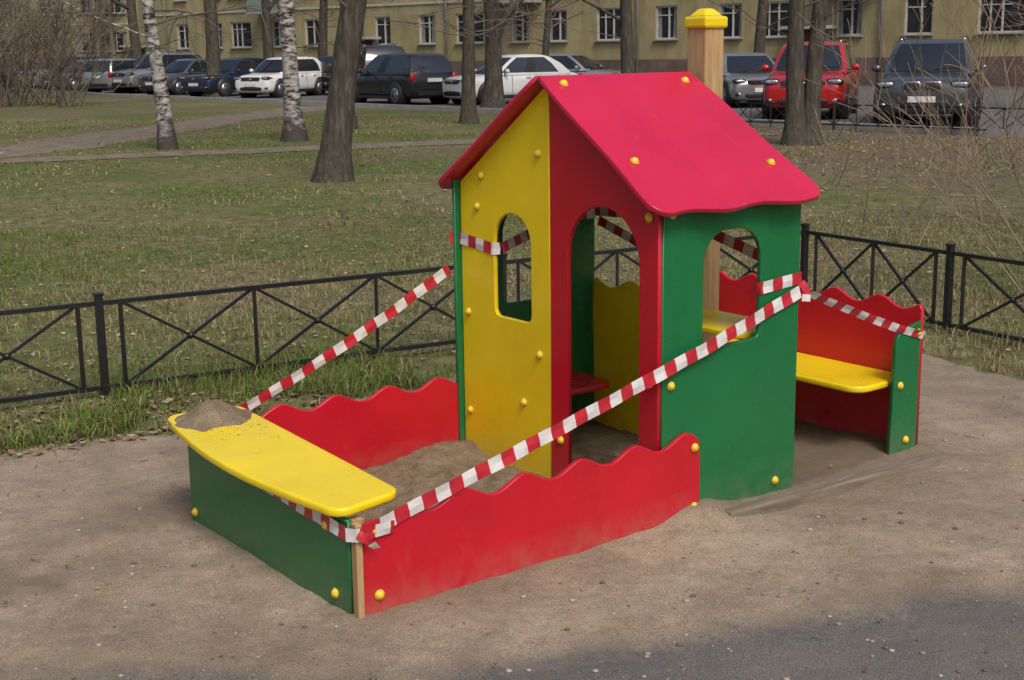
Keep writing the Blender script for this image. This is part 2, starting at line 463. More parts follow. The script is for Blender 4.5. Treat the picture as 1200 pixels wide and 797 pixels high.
tape('left_rear_strip', [(.22, 1.165, .335), (1.155, 1.15, .765)], (0, -1, 0), .042, .02, (.2, -.1))
tape('gable_wrap', [(1.155, 1.145, .885), (1.186, 1.12, .888), (1.186, .90, .866), (1.21, .885, .868)], (-1, 0, 0), .046, wv=.4)
tape('inner_strip', [(1.22, .885, .868), (1.70, 1.10, .93), (1.875, 1.10, .93)], (0, -1, .2), .04)
tape('rear_strip', [(1.878, 1.13, .94), (1.90, .62, .95), (1.91, .03, .80)], (-1, -.3, 0), .044)
tape('rear_low_strip', [(1.89, 1.10, .90), (1.90, .60, .75)], (-1, -.3, 0), .04)
tape('front_wrap', [(1.665, .02, .772), (1.675, -.014, .775), (1.893, -.014, .790), (1.905, .02, .792)], (0, -1, 0), .044, wv=.3)
tape('wrap_tail', [(1.885, -.018, .775), (1.90, -.03, .745), (1.895, -.032, .705)], (0, -1, 0), .03, 0, (0, .8), .04)
tape('right_strip', [(1.893, -.012, .745), (2.45, -.016, .535), (2.625, -.016, .478)], (0, -1, 0), .034, .006, (.8, .3))

# ------------------------------------------------------------------ fence frame, ground
C = Vector((1.86, 8.55)); FA = Vector((-.867, -.499)); FB = Vector((.528, -.849))
NA = Vector((.499, -.867)); NB = Vector((-.849, -.528))
PATHS = [([(-14, 17), (-8.7, 23.2), (-8.0, 30), (-5.7, 43)], 1.9), ([(-14, 19.3), (-8.1, 21.7), (-5.7, 22.8), (-.9, 25.0), (5, 26)], 1.15)]
def pdist(x, y, pts):
    best = np.full(np.shape(x), 1e9)
    for (ax, ay), (bx, by) in zip(pts, pts[1:]):
        L2 = (bx-ax)**2+(by-ay)**2; t = np.clip(((x-ax)*(bx-ax)+(y-ay)*(by-ay))/L2, 0, 1)
        best = np.minimum(best, np.hypot(x-ax-t*(bx-ax), y-ay-t*(by-ay)))
    return best
def onpath(x, y):
    k = np.zeros(np.shape(x), bool)
    for p, w in PATHS: k |= pdist(x, y, p) < w*.5*(.6+.7*fbm(x, y, 1.2, 19))
    return k
def hgt(x, y):
    x = np.asarray(x, float); y = np.asarray(y, float)
    s = (x-HO.x)*.797+(y-HO.y)*.6035; t = -(x-HO.x)*.6036+(y-HO.y)*.797
    dx = np.maximum(np.maximum(-s, s-2.64), 0); dy = np.maximum(np.maximum(-t, t-TW), 0)
    d = np.hypot(dx, dy)
    n = fbm(x, y, 2.5, 21)
    bank = .022*np.exp(-d/.10)*np.clip(n*2-.6, 0, 1.2)
    bank = bank+.050*np.exp(-((s-1.36)**2/.02+(t+.05)**2/.012))
    nearm = 1-sst(8, 14, np.hypot(x, y-4))
    z = nearm*(.016*(fbm(x, y, 1.2, 2)-.5)+.016*(fbm(x, y, 7, 4)-.5)+.006*(fbm(x, y, 16, 14, 2)-.5))+bank
    return z
def masks(x, y):
    x = np.asarray(x, float); y = np.asarray(y, float)
    da = (x-C.x)*NA.x+(y-C.y)*NA.y; db = (x-C.x)*NB.x+(y-C.y)*NB.y
    la = (x-C.x)*FA.x+(y-C.y)*FA.y
    e = np.minimum(da-(.35+.4*sst(1.5, 4, la)), db-.55)
    e = e+.35*(fbm(x, y, 1.8, 31)-.5)+.15*(fbm(x, y, 9, 33)-.5)
    dirt = sst(-.12, .12, e)
    yb = np.interp(x, [-6, -1.35, -.45, .5, 1.54, 3, 6], [3.26, 3.33, 3.38, 3.56, 3.86, 4.4, 5.6])
    asph = sst(-.30, .30, yb-y+.25*(fbm(x, y, 2.2, 41)-.5))
    gr = .42*sst(1.2, 2.4, x)*sst(3.8, 4.6, y)
    asph = np.maximum(asph, gr)
    s = (x-HO.x)*.797+(y-HO.y)*.6035; t = -(x-HO.x)*.6036+(y-HO.y)*.797
    dx = np.maximum(np.maximum(-s, s-2.64), 0); dy = np.maximum(np.maximum(-t, t-TW), 0)
    d = np.hypot(dx, dy)
    wet_shade = .5*np.exp(-d/.22)*sst(.35, .6, fbm(x, y, 2, 51))+.5*np.exp(-((x+1.55)**2/.12+(y-4.0)**2/.03))*sst(.4, .6, fbm(x, y, 5, 55))  # darker in patches towards the house, plus a damp stain
    wet_shade = wet_shade+.2*sst(.50, .66, fbm(x, y, 1.6, 57))
    wet_shade = wet_shade+.35*((s > 1.88) & (s < 2.63) & (t > 0) & (t < 1.1))  # bench bay darkened: its shade is painted into the sand colour
    asph = asph*(1-sst(.0, 1, np.exp(-d/.35)))
    brown = np.clip(sst(14, 22, y)*sst(.5, 4, x)+.5*sst(.5, .7, fbm(x, y, .25, 61)), 0, .85)
    return dirt, asph, np.clip(wet_shade, 0, .8), brown
def axis(lo, f0, f1, hi, step, g):
    a = list(np.arange(f0, f1, step)); d = step
    x = f1
    while x < hi: a.append(x); d *= g; x += d
    a.append(hi); d = step; x = f0-step
    pre = []
    while x > lo: pre.append(x); d *= g; x -= d
    pre.append(lo); return np.array(pre[::-1]+a)
def sheet(name, xs, ys, dz=0):
    X, Y = np.meshgrid(xs, ys, indexing='ij'); Z = hgt(X, Y)+dz
    v = np.stack([X, Y, Z], -1).reshape(-1, 3)
    ny = len(ys); f = [(i*ny+j, (i+1)*ny+j, (i+1)*ny+j+1, i*ny+j+1) for i in range(len(xs)-1) for j in range(ny-1)]
    me = bpy.data.meshes.new(name); me.from_pydata(v.tolist(), [], f); me.update()
    me.materials.append(GROUND); me.materials.append(GGRASS)
    me.polygons.foreach_set('use_smooth', [True]*len(f))
    mk = masks(X.ravel(), Y.ravel())
    for nm, val in zip(('dirt', 'asph', 'wet_shade', 'brown'), mk):
        a = me.attributes.new(nm, 'FLOAT', 'POINT'); a.data.foreach_set('value', np.ascontiguousarray(val, dtype=np.float32))
    fa = np.array(f); dmax = mk[0][fa].max(1)
    me.polygons.foreach_set('material_index', (dmax < 1e-4).astype(np.int32))
    o = bpy.data.objects.new(name, me); return link(o)
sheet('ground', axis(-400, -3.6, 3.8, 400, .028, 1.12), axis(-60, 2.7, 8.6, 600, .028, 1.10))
sheet('asphalt_path', np.arange(-8, 8.01, .08), np.arange(-1.5, 2.95, .08), .004)

# ------------------------------------------------------------------ fences
def fence(name, runs, htop=.460, hbot=.05, thin=.014, post=.036):
    root = empty(name)
    mb = MB(); mp = MB()
    for (p0, d, segs) in runs:
        pos = 0; p0 = Vector(p0); ra = Matrix.Rotation(math.atan2(d.y, d.x), 3, 'Z')
        for (Ln, nb) in segs:
            a = p0+d*pos; b = p0+d*(pos+Ln)
            mp.box((a.x, a.y, .235), (post, post, .53), 0, ra)
            mp.box((a.x, a.y, .505), (post*1.25, post*1.25, .014), 0, ra)
            for z in (htop, hbot): mb.bar((a.x, a.y, z), (b.x, b.y, z), thin*1.5)
            i0 = .1; bl = (Ln-.2)/nb
            for k in range(nb+1):
                q = a+d*(i0+bl*k); mb.bar((q.x, q.y, hbot), (q.x, q.y, htop), thin*1.25)
                if k < nb:
                    r = a+d*(i0+bl*(k+1)); o = NA*.004
                    mb.bar((q.x+o.x, q.y+o.y, hbot), (r.x+o.x, r.y+o.y, htop), thin)
                    mb.bar((q.x-o.x, q.y-o.y, htop), (r.x-o.x, r.y-o.y, hbot), thin)
                    c = (q+r)/2; mb.ell((c.x, c.y, (htop+hbot)/2), (.018, .018, .018), 0, 8, 5)
            pos += Ln
        a = p0+d*pos; mp.box((a.x, a.y, .235), (post, post, .53), 0, ra)
    mb.obj('rails', [BLACKMET], root); mp.obj('posts', [BLACKMET], root, .003)
fence('metal_fence', [(C, FA, [(2.2, 3)]*5), (C, FB, [(1.15, 2), (2.2, 3), (2.2, 3), (2.2, 3)])])

# ------------------------------------------------------------------ grass
def blades(name, x, y, h, w, c, mat, lean=.5):
    n = len(x); z = hgt(x, y)-.004
    a = rng.random(n)*6.283; la = rng.random(n)*6.283; le = rng.random(n)*lean*h
    dx = np.cos(a)*w/2; dy = np.sin(a)*w/2
    V = np.empty((n, 5, 3))
    V[:, 0] = np.stack([x-dx, y-dy, z], -1); V[:, 1] = np.stack([x+dx, y+dy, z], -1)
    mx = x+np.cos(la)*le*.35; my = y+np.sin(la)*le*.35; mz = z+h*.6
    V[:, 2] = np.stack([mx+dx*.75, my+dy*.75, mz], -1); V[:, 3] = np.stack([mx-dx*.75, my-dy*.75, mz], -1)
    V[:, 4] = np.stack([x+np.cos(la)*le, y+np.sin(la)*le, z+h*np.sqrt(np.clip(1-(le/h)**2*.5, .2, 1))], -1)
    b = np.arange(n)*5
    q = np.stack([b, b+1, b+2, b+3], -1); t = np.stack([b+3, b+2, b+4], -1)
    me = bpy.data.meshes.new(name)
    me.vertices.add(n*5); me.vertices.foreach_set('co', V.ravel())
    me.loops.add(n*7); me.loops.foreach_set('vertex_index', np.concatenate([q.ravel(), t.ravel()]).astype(np.int32))
    me.polygons.add(n*2)
    me.polygons.foreach_set('loop_start', np.concatenate([np.arange(n)*4, n*4+np.arange(n)*3]).astype(np.int32))
    me.update(calc_edges=True); me.validate()
    ca = me.color_attributes.new('Col', 'FLOAT_COLOR', 'POINT')
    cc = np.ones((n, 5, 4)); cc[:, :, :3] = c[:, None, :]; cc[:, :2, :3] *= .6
    ca.data.foreach_set('color', cc.ravel().astype(np.float32))
    me.materials.append(mat); o = bpy.data.objects.new(name, me); return link(o)
STRAW = np.array([.38, .32, .18]); STRAW2 = np.array([.24, .20, .105]); GREEN = np.array([.155, .225, .042]); GREEN2 = np.array([.09, .145, .028]); BRN = np.array([.15, .11, .07])
def gcol(x, y, extra=0):
    n = len(x); g = fbm(x, y, .35, 71)+.35*(fbm(x, y, 2.5, 75)-.5)
    p = np.clip((g-.43)*3.2+.18+extra, .06, .88)
    p = p*(1-.65*sst(1.5, 6, x)*sst(12, 20, y))
    r = rng.random(n); k = rng.random((n, 1))
    cg = GREEN*k+GREEN2*(1-k); cst = STRAW*k+STRAW2*(1-k)
    c = np.where((r < p)[:, None], cg, cst)
    c = np.where((rng.random(n) < .14)[:, None], BRN, c)
    return c*(.75+.5*rng.random((n, 1)))
def scatter(n, y0, y1, pw=1.0, marg=1.2):
    u = rng.random(n)**pw; y = y0+(y1-y0)*u; x = (rng.random(n)*2-1)*(.40*y+marg); return x, y
x, y = scatter(190000, 4.6, 13, .9, .8)
d, _, _, _ = masks(x, y); tuft = fbm(x, y, 6, 81); pat = fbm(x, y, .8, 85)
k = (rng.random(len(x)) < (1-d)*(.15+1.3*np.clip(tuft-.3, 0, 1))*(.25+1.4*pat)); x = x[k]; y = y[k]; tuft = tuft[k]
h = (.016+.045*rng.random(len(x))**1.6)*(.5+1.2*tuft); w = .0035+.003*rng.random(len(x))
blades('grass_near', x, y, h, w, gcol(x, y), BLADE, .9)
x, y = scatter(110000, 12.5, 36, .8, 1.5)
pat = fbm(x, y, .45, 87)
k = (rng.random(len(x)) < (.15+1.1*fbm(x, y, 1.5, 83))*sst(.30, .58, pat)) & ~onpath(x, y); x = x[k]; y = y[k]
h = .02+.045*rng.random(len(x))**1.5; w = .009+.008*rng.random(len(x))
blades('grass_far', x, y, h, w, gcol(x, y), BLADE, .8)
n = 16000
l = rng.random(n)*9; off = rng.normal(0, .16, n)
keep = vn(l, l*0, 2.1, 91) > .35
xa = C.x+FA.x*l+NA.x*off; ya = C.y+FA.y*l+NA.y*off
xb = C.x+FB.x*l+NB.x*off; yb_ = C.y+FB.y*l+NB.y*off
x = np.concatenate([xa[keep], xb[keep][:3500]]); y = np.concatenate([ya[keep], yb_[keep][:3500]])
dm = masks(x, y)[0]; k = dm < .6; x = x[k]; y = y[k]
h = .04+.10*rng.random(len(x))**1.7; w = .003+.0025*rng.random(len(x))
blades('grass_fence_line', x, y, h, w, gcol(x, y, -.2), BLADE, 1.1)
n = 9000
l = 3+rng.random(n)*3.2; off = .25+.5*rng.random(n)
x = C.x+FA.x*l+NA.x*off; y = C.y+FA.y*l+NA.y*off
k = (fbm(x, y, 3.5, 95) > .5) & (masks(x, y)[0] < .8); x = x[k]; y = y[k]
blades('grass_edge', x, y, .04+.09*rng.random(len(x))**1.5, .003+.003*rng.random(len(x)), gcol(x, y, -.2), BLADE, 1.3)
def litter(name, x, y, size, pal):
    n = len(x); z = hgt(x, y)+.006+.01*rng.random(n); a = rng.random(n)*6.28; s = size*(.5+rng.random(n))
    V = np.empty((n, 4, 3))
    for i, (px, py) in enumerate(((-1, 0), (0, -.55), (1, 0), (0, .55))):
        V[:, i, 0] = x+s*(px*np.cos(a)-py*np.sin(a)); V[:, i, 1] = y+s*(px*np.sin(a)+py*np.cos(a)); V[:, i, 2] = z+s*.5*rng.random(n)
    f = np.arange(n*4).reshape(n, 4)
    me = bpy.data.meshes.new(name); me.from_pydata(V.reshape(-1, 3).tolist(), [], f.tolist()); me.update()
    c = np.array(pal)[rng.integers(0, len(pal), n)]*(.6+.7*rng.random((n, 1)))
    cc = np.ones((n, 4, 4)); cc[:, :, :3] = c[:, None, :]
    ca = me.color_attributes.new('Col', 'FLOAT_COLOR', 'POINT'); ca.data.foreach_set('color', cc.ravel().astype(np.float32))
    me.materials.append(BLADE); link(bpy.data.objects.new(name, me))
pal = [(.20, .13, .07), (.28, .2, .12), (.12, .08, .05), (.36, .30, .2)]
x, y = scatter(11000, 5.2, 14, 1); k = masks(x, y)[0] < .5; litter('fallen_leaves', x[k], y[k], .016, pal)
x, y = scatter(9000, 14, 32, .8); k = rng.random(len(x)) < .25+.7*sst(0, 4, x); litter('fallen_leaves', x[k], y[k], .03, pal)
n = 1500; l = 3.5+rng.random(n)*3; off = .1+.75*rng.random(n)
x = C.x+FA.x*l+NA.x*off; y = C.y+FA.y*l+NA.y*off; k = fbm(x, y, 3, 97) > .48; litter('fallen_leaves', x[k], y[k], .02, pal)
x, y = scatter(700, 3.2, 8, 1); k = masks(x, y)[0] > .5; litter('twig_litter', x[k], y[k], .007, pal)
mb = MB()
for i in range(1300):
    yy = 3.1+random.random()**1.3*4; xx = (random.random()*2-1)*(.4*yy+.3)
    ls = (xx-HO.x)*.797+(yy-HO.y)*.6035; lt = -(xx-HO.x)*.6036+(yy-HO.y)*.797
    if -.05 < ls < 2.7 and -.04 < lt < 1.2: continue
    if masks(xx, yy)[0] < .6: continue
    r = .0022+.007*random.random()**4
    mb.ell((xx, yy, float(hgt(xx, yy))+r*.3), (r*1.2, r, r*.6), random.randint(0, 2), 6, 4)
mb.obj('pebbles', [simple('peb_a', (.22, .2, .18)), simple('peb_b', (.10, .09, .08)), simple('peb_c', (.36, .30, .23))])
mb = MB(); R = random.Random(3)
for i in range(26):
    yy = R.uniform(3.2, 6.5); xx = R.uniform(-.4, .4)*yy
    ls = (xx-HO.x)*.797+(yy-HO.y)*.6035; lt = -(xx-HO.x)*.6036+(yy-HO.y)*.797
    if -.2 < ls < 2.8 and -.2 < lt < 1.3: continue
    a = R.uniform(0, 6.28); L = R.uniform(.02, .07); z = float(hgt(xx, yy))+.005
    mb.tube([(xx, yy, z), (xx+math.cos(a)*L/2, yy+math.sin(a)*L/2, z+.004), (xx+math.cos(a+.3)*L, yy+math.sin(a+.3)*L, z)], [.0018, .0015, .001], 4)
mb.obj('fallen_twigs', [TWIG])

# ------------------------------------------------------------------ far paths, car park
def ribbon(name, pts, w, mat, z=.006, step=.5):
    P = []
    for a, b in zip(pts, pts[1:]):
        a = Vector(a); b = Vector(b); k = max(1, int((b-a).length/step))
        P += [a.lerp(b, i/k) for i in range(k)]
    P.append(Vector(pts[-1]))
    for _ in range(6): P = [P[0]]+[(P[i-1]+P[i]*2+P[i+1])/4 for i in range(1, len(P)-1)]+[P[-1]]
    vs = []
    for i, p in enumerate(P):
        d = (P[min(i+1, len(P)-1)]-P[max(i-1, 0)]).normalized(); n = Vector((-d.y, d.x))
        wa = w/2*(.7+.6*float(vn(i, 0, .45, 11))); wb = w/2*(.7+.6*float(vn(i, 9, .45, 12)))
        for q in (p+n*wa, p, p-n*wb): vs.append((q.x, q.y, z+float(hgt(q.x, q.y))))
    fs = []
    for i in range(len(P)-1):
        a = i*3; fs += [(a, a+1, a+4, a+3), (a+1, a+2, a+5, a+4)]
    mb = MB(); mb.add(vs, fs); mb.obj(name, [mat])
def dirtm():
    m = M('trodden_earth', .95, .1); n = m.noise(3, 5, .7)
    m.color(m.ramp(n, [(.3, (.120, .095, .070)), (.7, (.25, .205, .16))])); return m.m
DIRT = dirtm()
for i, (p, w) in enumerate(PATHS): ribbon('dirt_path', p, w, DIRT, .006+.004*i)
ASPH = simple('asphalt', (.10, .098, .095), .9, .25, 3)
mb = MB()
front = [(22, 14), (9.3, 23.6), (4.5, 30), (-1.5, 38), (-9, 47.5), (-17, 58), (-30, 78)]
back = [(36, 24), (20.5, 47), (12, 55), (4, 61.5), (-6, 70), (-16, 79), (-30, 92)]
vs = [(x, y, .03) for x, y in front]+[(x, y, .03) for x, y in back]
n = len(front); fs = [(i, i+1, n+i+1, n+i)[::-1] for i in range(n-1)]
mb.add(vs, fs); mb.obj('parking_lot', [ASPH])
KERB = simple('concrete_kerb', (.30, .29, .27), .9, .2, 3)
mb = MB()
for a, b in zip(front, front[1:]):
    a = Vector(a); b = Vector(b); c = (a+b)/2; d = b-a
    mb.box((c.x, c.y, .05), (d.length+.05, .15, .16), 0, Matrix.Rotation(math.atan2(d.y, d.x), 3, 'Z'))
mb.obj('kerb', [KERB])
def pfence():
    root = empty('parking_fence'); mb = MB()
    a = Vector((12.5, 20.3)); b = Vector((4.7, 28.6)); L = (b-a).length; d = (b-a)/L
    k = 0; x = 0
    for z in (.12, .5): mb.bar((a.x, a.y, z), (b.x, b.y, z), .026)
    while x < L:
        p = a+d*x; mb.bar((p.x, p.y, 0), (p.x, p.y, .56 if k % 6 == 0 else .5), .045 if k % 6 == 0 else .018); x += .5
        q = a+d*min(L, x)
        mb.bar((p.x, p.y, .12), (q.x, q.y, .5), .014); mb.bar((p.x, p.y, .5), (q.x, q.y, .12), .014)
        k += 1
    mb.obj('rails', [BLACKMET], root)
pfence()

# ------------------------------------------------------------------ building
def wallmat():
    m = M('stucco_yellow', .9, .2); n = m.noise(.6, 5, .7); v = m.mapping((1.5, 1.5, .25)); n2 = m.noise(1.2, 4, .7, v)
    c = m.ramp(n, [(.3, (.26, .22, .12)), (.7, (.37, .32, .175))])  # stucco toned down: the facade's shade is put into its colour
    c = m.mix(.6, c, m.ramp(n2, [(.3, .6), (.6, 1.05)]), 'MULTIPLY')
    m.color(c); return m.m
WALL = wallmat()
PLINTH = simple('plinth_brown', (.12, .085, .068), .9, .3, 1.5)
WFRAME = simple('window_frame', (.46, .45, .42), .5, .1, 2)
GLASS = simple('window_glass', (.02, .024, .03), .08, .4, .7, 0, .8)
CURT = simple('curtain', (.20, .20, .18), .8, .3, 4)
DOOR = simple('door_oxblood', (.12, .03, .02), .6, .3, 2)
ROOFM = simple('metal_roof', (.12, .06, .05), .6, .2, 1)
def building(name, origin, ang, Lb, floors=4, bay=3.05, fh=2.95, depth=12, seed=1):
    root = empty(name, (origin[0], origin[1], 0), ang); R = random.Random(seed)
    w = MB(); wi = MB(); det = MB()
    H = 1.15+floors*fh+.3
    nb = int(Lb/bay); x0 = (Lb-nb*bay)/2
    wins = []
    for i in range(nb):
        wins.append((x0+bay*(i+.5)+(.35 if i % 4 == 1 else (-.3 if i % 4 == 2 else 0)), 1.9 if i % 3 == 2 else 1.2))
    doors = {i for i in range(nb) if i % 9 == 5}
    def q(xa, xb, za, zb, y=0, mi=0):
        if xb-xa > 1e-4 and zb-za > 1e-4: w.quad((xa, y, za), (xb, y, za), (xb, y, zb), (xa, y, zb), mi)
    zprev = 1.15
    for f in range(floors):
        sill = 2.05+f*fh; top = sill+1.5
        q(0, Lb, zprev, sill)
        xp = 0
        for i, (cx, ww) in enumerate(wins):
            a, b = cx-ww/2, cx+ww/2
            q(xp, a, sill, top); xp = b
            dp = .16
            w.quad((a, 0, sill), (a, dp, sill), (a, dp, top), (a, 0, top)); w.quad((b, dp, sill), (b, 0, sill), (b, 0, top), (b, dp, top))
            w.quad((a, 0, top), (a, dp, top), (b, dp, top), (b, 0, top)); w.quad((a, dp, sill), (a, 0, sill), (b, 0, sill), (b, dp, sill))
            wi.quad((a, dp-.02, sill), (b, dp-.02, sill), (b, dp-.02, top), (a, dp-.02, top), 1)
            if R.random() < .55:
                e = ww*R.choice([.18, .25, .3]); yy = dp-.024
                wi.quad((a, yy, sill), (a+e, yy, sill), (a+e*.8, yy, top), (a, yy, top), 2)
                wi.quad((b-e, yy, sill), (b, yy, sill), (b, yy, top), (b-e*.8, yy, top), 2)
            t = .07; yy = dp-.05
            for c, d in (((a+t/2, yy, (sill+top)/2), (t, .06, 1.5)), ((b-t/2, yy, (sill+top)/2), (t, .06, 1.5)),
                         ((cx, yy, sill+t/2), (ww-2*t, .06, t)), ((cx, yy, top-t/2), (ww-2*t, .06, t)),
                         ((cx+(.0 if ww > 1.5 else .1), yy, (sill+top)/2), (t, .058, 1.5-2*t))): wi.box(c, d, 0)
            if ww > 1.5:
                wi.box((cx-ww*.25, yy, (sill+top)/2), (t*.7, .056, 1.5-2*t), 0)
            wi.box((cx-ww*.1, yy, top-.42), (ww*.6, .05, .045), 0)
            det.box((cx, -.06, sill-.03), (ww+.16, .2, .05), 3)
        q(xp, Lb, sill, top); zprev = top
        if f in (0,): det.box((Lb/2, -.03, top+.62), (Lb, .06, .12), 4)
        for i, (cx, ww) in enumerate(wins):
            if f >= 1 and i % 6 == 3:
                det.box((cx, -.55, sill-1.0), (2.9, 1.1, .14), 3)
                for k in range(15): det.bar((cx-1.4+.2*k, -1.07, sill-.93), (cx-1.4+.2*k, -1.07, sill+.05), .025, 5)
                for k in range(5):
                    for sx in (-1.42, 1.42): det.bar((cx+sx, -.1-.22*k, sill-.93), (cx+sx, -.1-.22*k, sill+.05), .025, 5)
                det.box((cx, -1.07, sill+.07), (2.9, .05, .05), 5)
                det.box((cx, -1.09, sill-.45), (2.7, .012, .75), 6)
    q(0, Lb, zprev, H)
    w.box((Lb/2, -.03, .55), (Lb+.1, .12, 1.2), 1)
    w.quad((0, 0, 1.1), (0, depth, 1.1), (0, depth, H), (0, 0, H)); w.quad((Lb, depth, 0), (Lb, 0, 0), (Lb, 0, H), (Lb, depth, H))
    w.quad((0, depth, 0), (Lb, depth, 0), (Lb, depth, H), (0, depth, H)); w.quad((0, depth, 0), (0, 0, 0), (0, 0, 1.1), (0, depth, 1.1))
    for i in doors:
        cx = x0+bay*(i+1.0)
        det.box((cx, -.11, 1.15), (1.1, .12, 2.2), 2); det.box((cx, -.6, 2.42), (2.2, 1.2, .14), 3)
        for sx in (-.65, .65): det.box((cx+sx, -.12, 1.3), (.14, .16, 2.4), 3)
        det.box((cx, -.7, .1), (2.2, 1.2, .2), 3)
    for i in range(0, nb, 4):
        cx = x0+bay*i; det.tube([(cx, -.14, .2), (cx, -.14, H)], .06, 8, 3)
    r = MB(); e = .5
    vs = [(-e, -e, H), (Lb+e, -e, H), (Lb+e, depth+e, H), (-e, depth+e, H), (depth/2, depth/2, H+2.6), (Lb-depth/2, depth/2, H+2.6)]
    r.add(vs, [(0, 1, 5, 4), (1, 2, 5), (2, 3, 4, 5), (3, 0, 4), (3, 2, 1, 0)])
    w.obj('walls', [WALL, PLINTH], root); wi.obj('windows', [WFRAME, GLASS, CURT], root)
    det.obj('details', [WALL, PLINTH, DOOR, KERB, simple('band', (.42, .40, .33)), BLACKMET, simple('balcony_sheet', (.2, .26, .2))], root); r.obj('roof', [ROOFM], root)
ang = math.atan2(-.65, .76)
building('apartment_building', (-22.7, 90), ang, 82, 4)
building('apartment_building', (-75, 118), D2R(-8), 46, 4, seed=4)

# ------------------------------------------------------------------ trees
def tree(name, base, h, r, lean=(0, 0), mat=BARK, seed=0, limb0=3.0, nl=10, fork=None, droop=.0, nlow=7, limbs=()):
    R = random.Random(seed); mb = MB()
    def branch(p, d, L, r, lvl, n=5):
        pts = [p.copy()]; rs = [r]; q = p.copy(); dd = d.copy()
        for i in range(n):
            dd = (dd+Vector((R.gauss(0, .16), R.gauss(0, .16), R.gauss(.02-droop*lvl, .12)))).normalized()
            q = q+dd*L/n; pts.append(q.copy()); rs.append(r*(1-(i+1)/n)*.85+.005)
        mb.tube(pts, rs, 6 if lvl < 2 else 3, 1 if lvl > 1 else 0, True, False)
        if lvl < 3:
            for i in range(5 if lvl == 1 else 4):
                k = R.uniform(.25, 1); j = min(n-1, int(k*n)); s = pts[j].lerp(pts[j+1], k*n-j if k < 1 else 1)
                a = R.uniform(0, 6.28); nd = (dd*.7+Vector((math.cos(a), math.sin(a), R.uniform(-.4, .5)))*.8).normalized()
                branch(s, nd, L*R.uniform(.35, .55), max(.008, r*.45), lvl+1, 4)
    def trunk(b, lean, h, r, main):
        n = 16; pts = []; rs = []
        for i in range(n+1):
            k = i/n; z = h*k**1.3
            pts.append(Vector((b[0]+lean[0]*z+.05*(math.sin(z*.9+seed)-math.sin(seed)), b[1]+lean[1]*z+.04*math.sin(z*.7+seed*2), z-.05 if i == 0 else z)))
            rs.append((r*(1+.55*math.exp(-z/.22)))*(1-.8*k)*(1+.05*R.uniform(-1, 1)))
        mb.tube(pts, rs, 14, 0, True, False)
        def at(z):
            j = 0
            while j < n-1 and pts[j+1].z < z: j += 1
            kk = (z-pts[j].z)/max(.01, pts[j+1].z-pts[j].z); return pts[j].lerp(pts[j+1], kk)
        for i in range(nl):
            k = (i+R.random())/nl; z = limb0+(h-limb0)*k*.97; s = at(z); a = R.uniform(0, 6.28)
            d = Vector((math.cos(a), math.sin(a), R.uniform(.3, .9))).normalized()
            branch(s, d, (h-z)*.35+1.0, max(.02, r*.42*(1-.7*k)), 1)
        for i in range(nlow):
            z = R.uniform(1.7, limb0+.8); a = R.uniform(0, 6.28)
            branch(at(z), Vector((math.cos(a), math.sin(a), .25)).normalized(), R.uniform(1.0, 2.6), .02, 2)
        if main:
            for z, d, L, rr in limbs: branch(at(z), Vector(d).normalized(), L, rr, 1, 7)
    trunk((0, 0), lean, h, r, True)
    if fork: trunk(fork[0], fork[1], h*.93, r*fork[2], False)
    o = mb.obj(name, [mat, TWIG]); o.location = (base[0], base[1], 0)
tree('birch_tree', (-6.0, 24.1), 13, .135, (-.055, 0), BIRCH, 1, 3.2, 10, droop=.06, limbs=[(1.9, (-.8, 0, .2), 1.8, .02)])
tree('birch_tree', (-4.05, 26.0), 14, .175, (.02, 0), BIRCH, 2, 3.2, 10, droop=.06)
tree('tree', (-2.28, 17.6), 14, .195, (.18, .02), BARK, 3, 3.4, 9, nlow=4)
tree('tree', (-3.55, 30), 13, .20, (.03, 0), BARK, 4, 3.4, 9)
tree('tree', (-.91, 31.4), 12, .17, (-.02, 0), BARK, 5, 3.0, 10, nlow=12)
tree('tree', (-.42, 37.5), 13, .28, (-.02, 0), BARK, 6, 3.2, 10, limbs=[(2.0, (.75, 0, .9), 5, .12), (1.6, (.5, .3, .8), 5, .08)], nlow=10)
tree('tree', (3.3, 38), 13, .22, (.0, 0), BARK, 8, 3.0, 10, limbs=[(2.3, (-.8, 0, .5), 3, .06)])
tree('tree', (4.78, 23.0), 12, .17, (.02, 0), BARK, 9, 3.0, 9, fork=((.24, .05), (.09, 0), .95), nlow=6, limbs=[(1.9, (.9, 0, .3), 2.2, .02)])
tree('tree', (8.3, 46), 12, .22, (.02, 0), BARK, 10, 3.0, 10)
tree('tree', (-11.5, 54), 14, .33, (.0, 0), BARK, 12, 3.0, 12)
tree('tree', (-9.7, 56), 13, .25, (.03, 0), BARK, 13, 3.0, 10)
tree('tree', (-17.5, 66), 13, .3, (-.02, 0), BARK, 14, 3.0, 10)
tree('tree', (13.8, 34), 12, .2, (.02, 0), BARK, 15, 2.6, 10, nlow=12)
tree('tree', (-8.0, 60), 13, .25, (.03, 0), BARK, 16, 3.0, 10)
tree('tree', (1.2, 47), 12, .15, (.03, 0), BARK, 17, 2.2, 12, nlow=12)

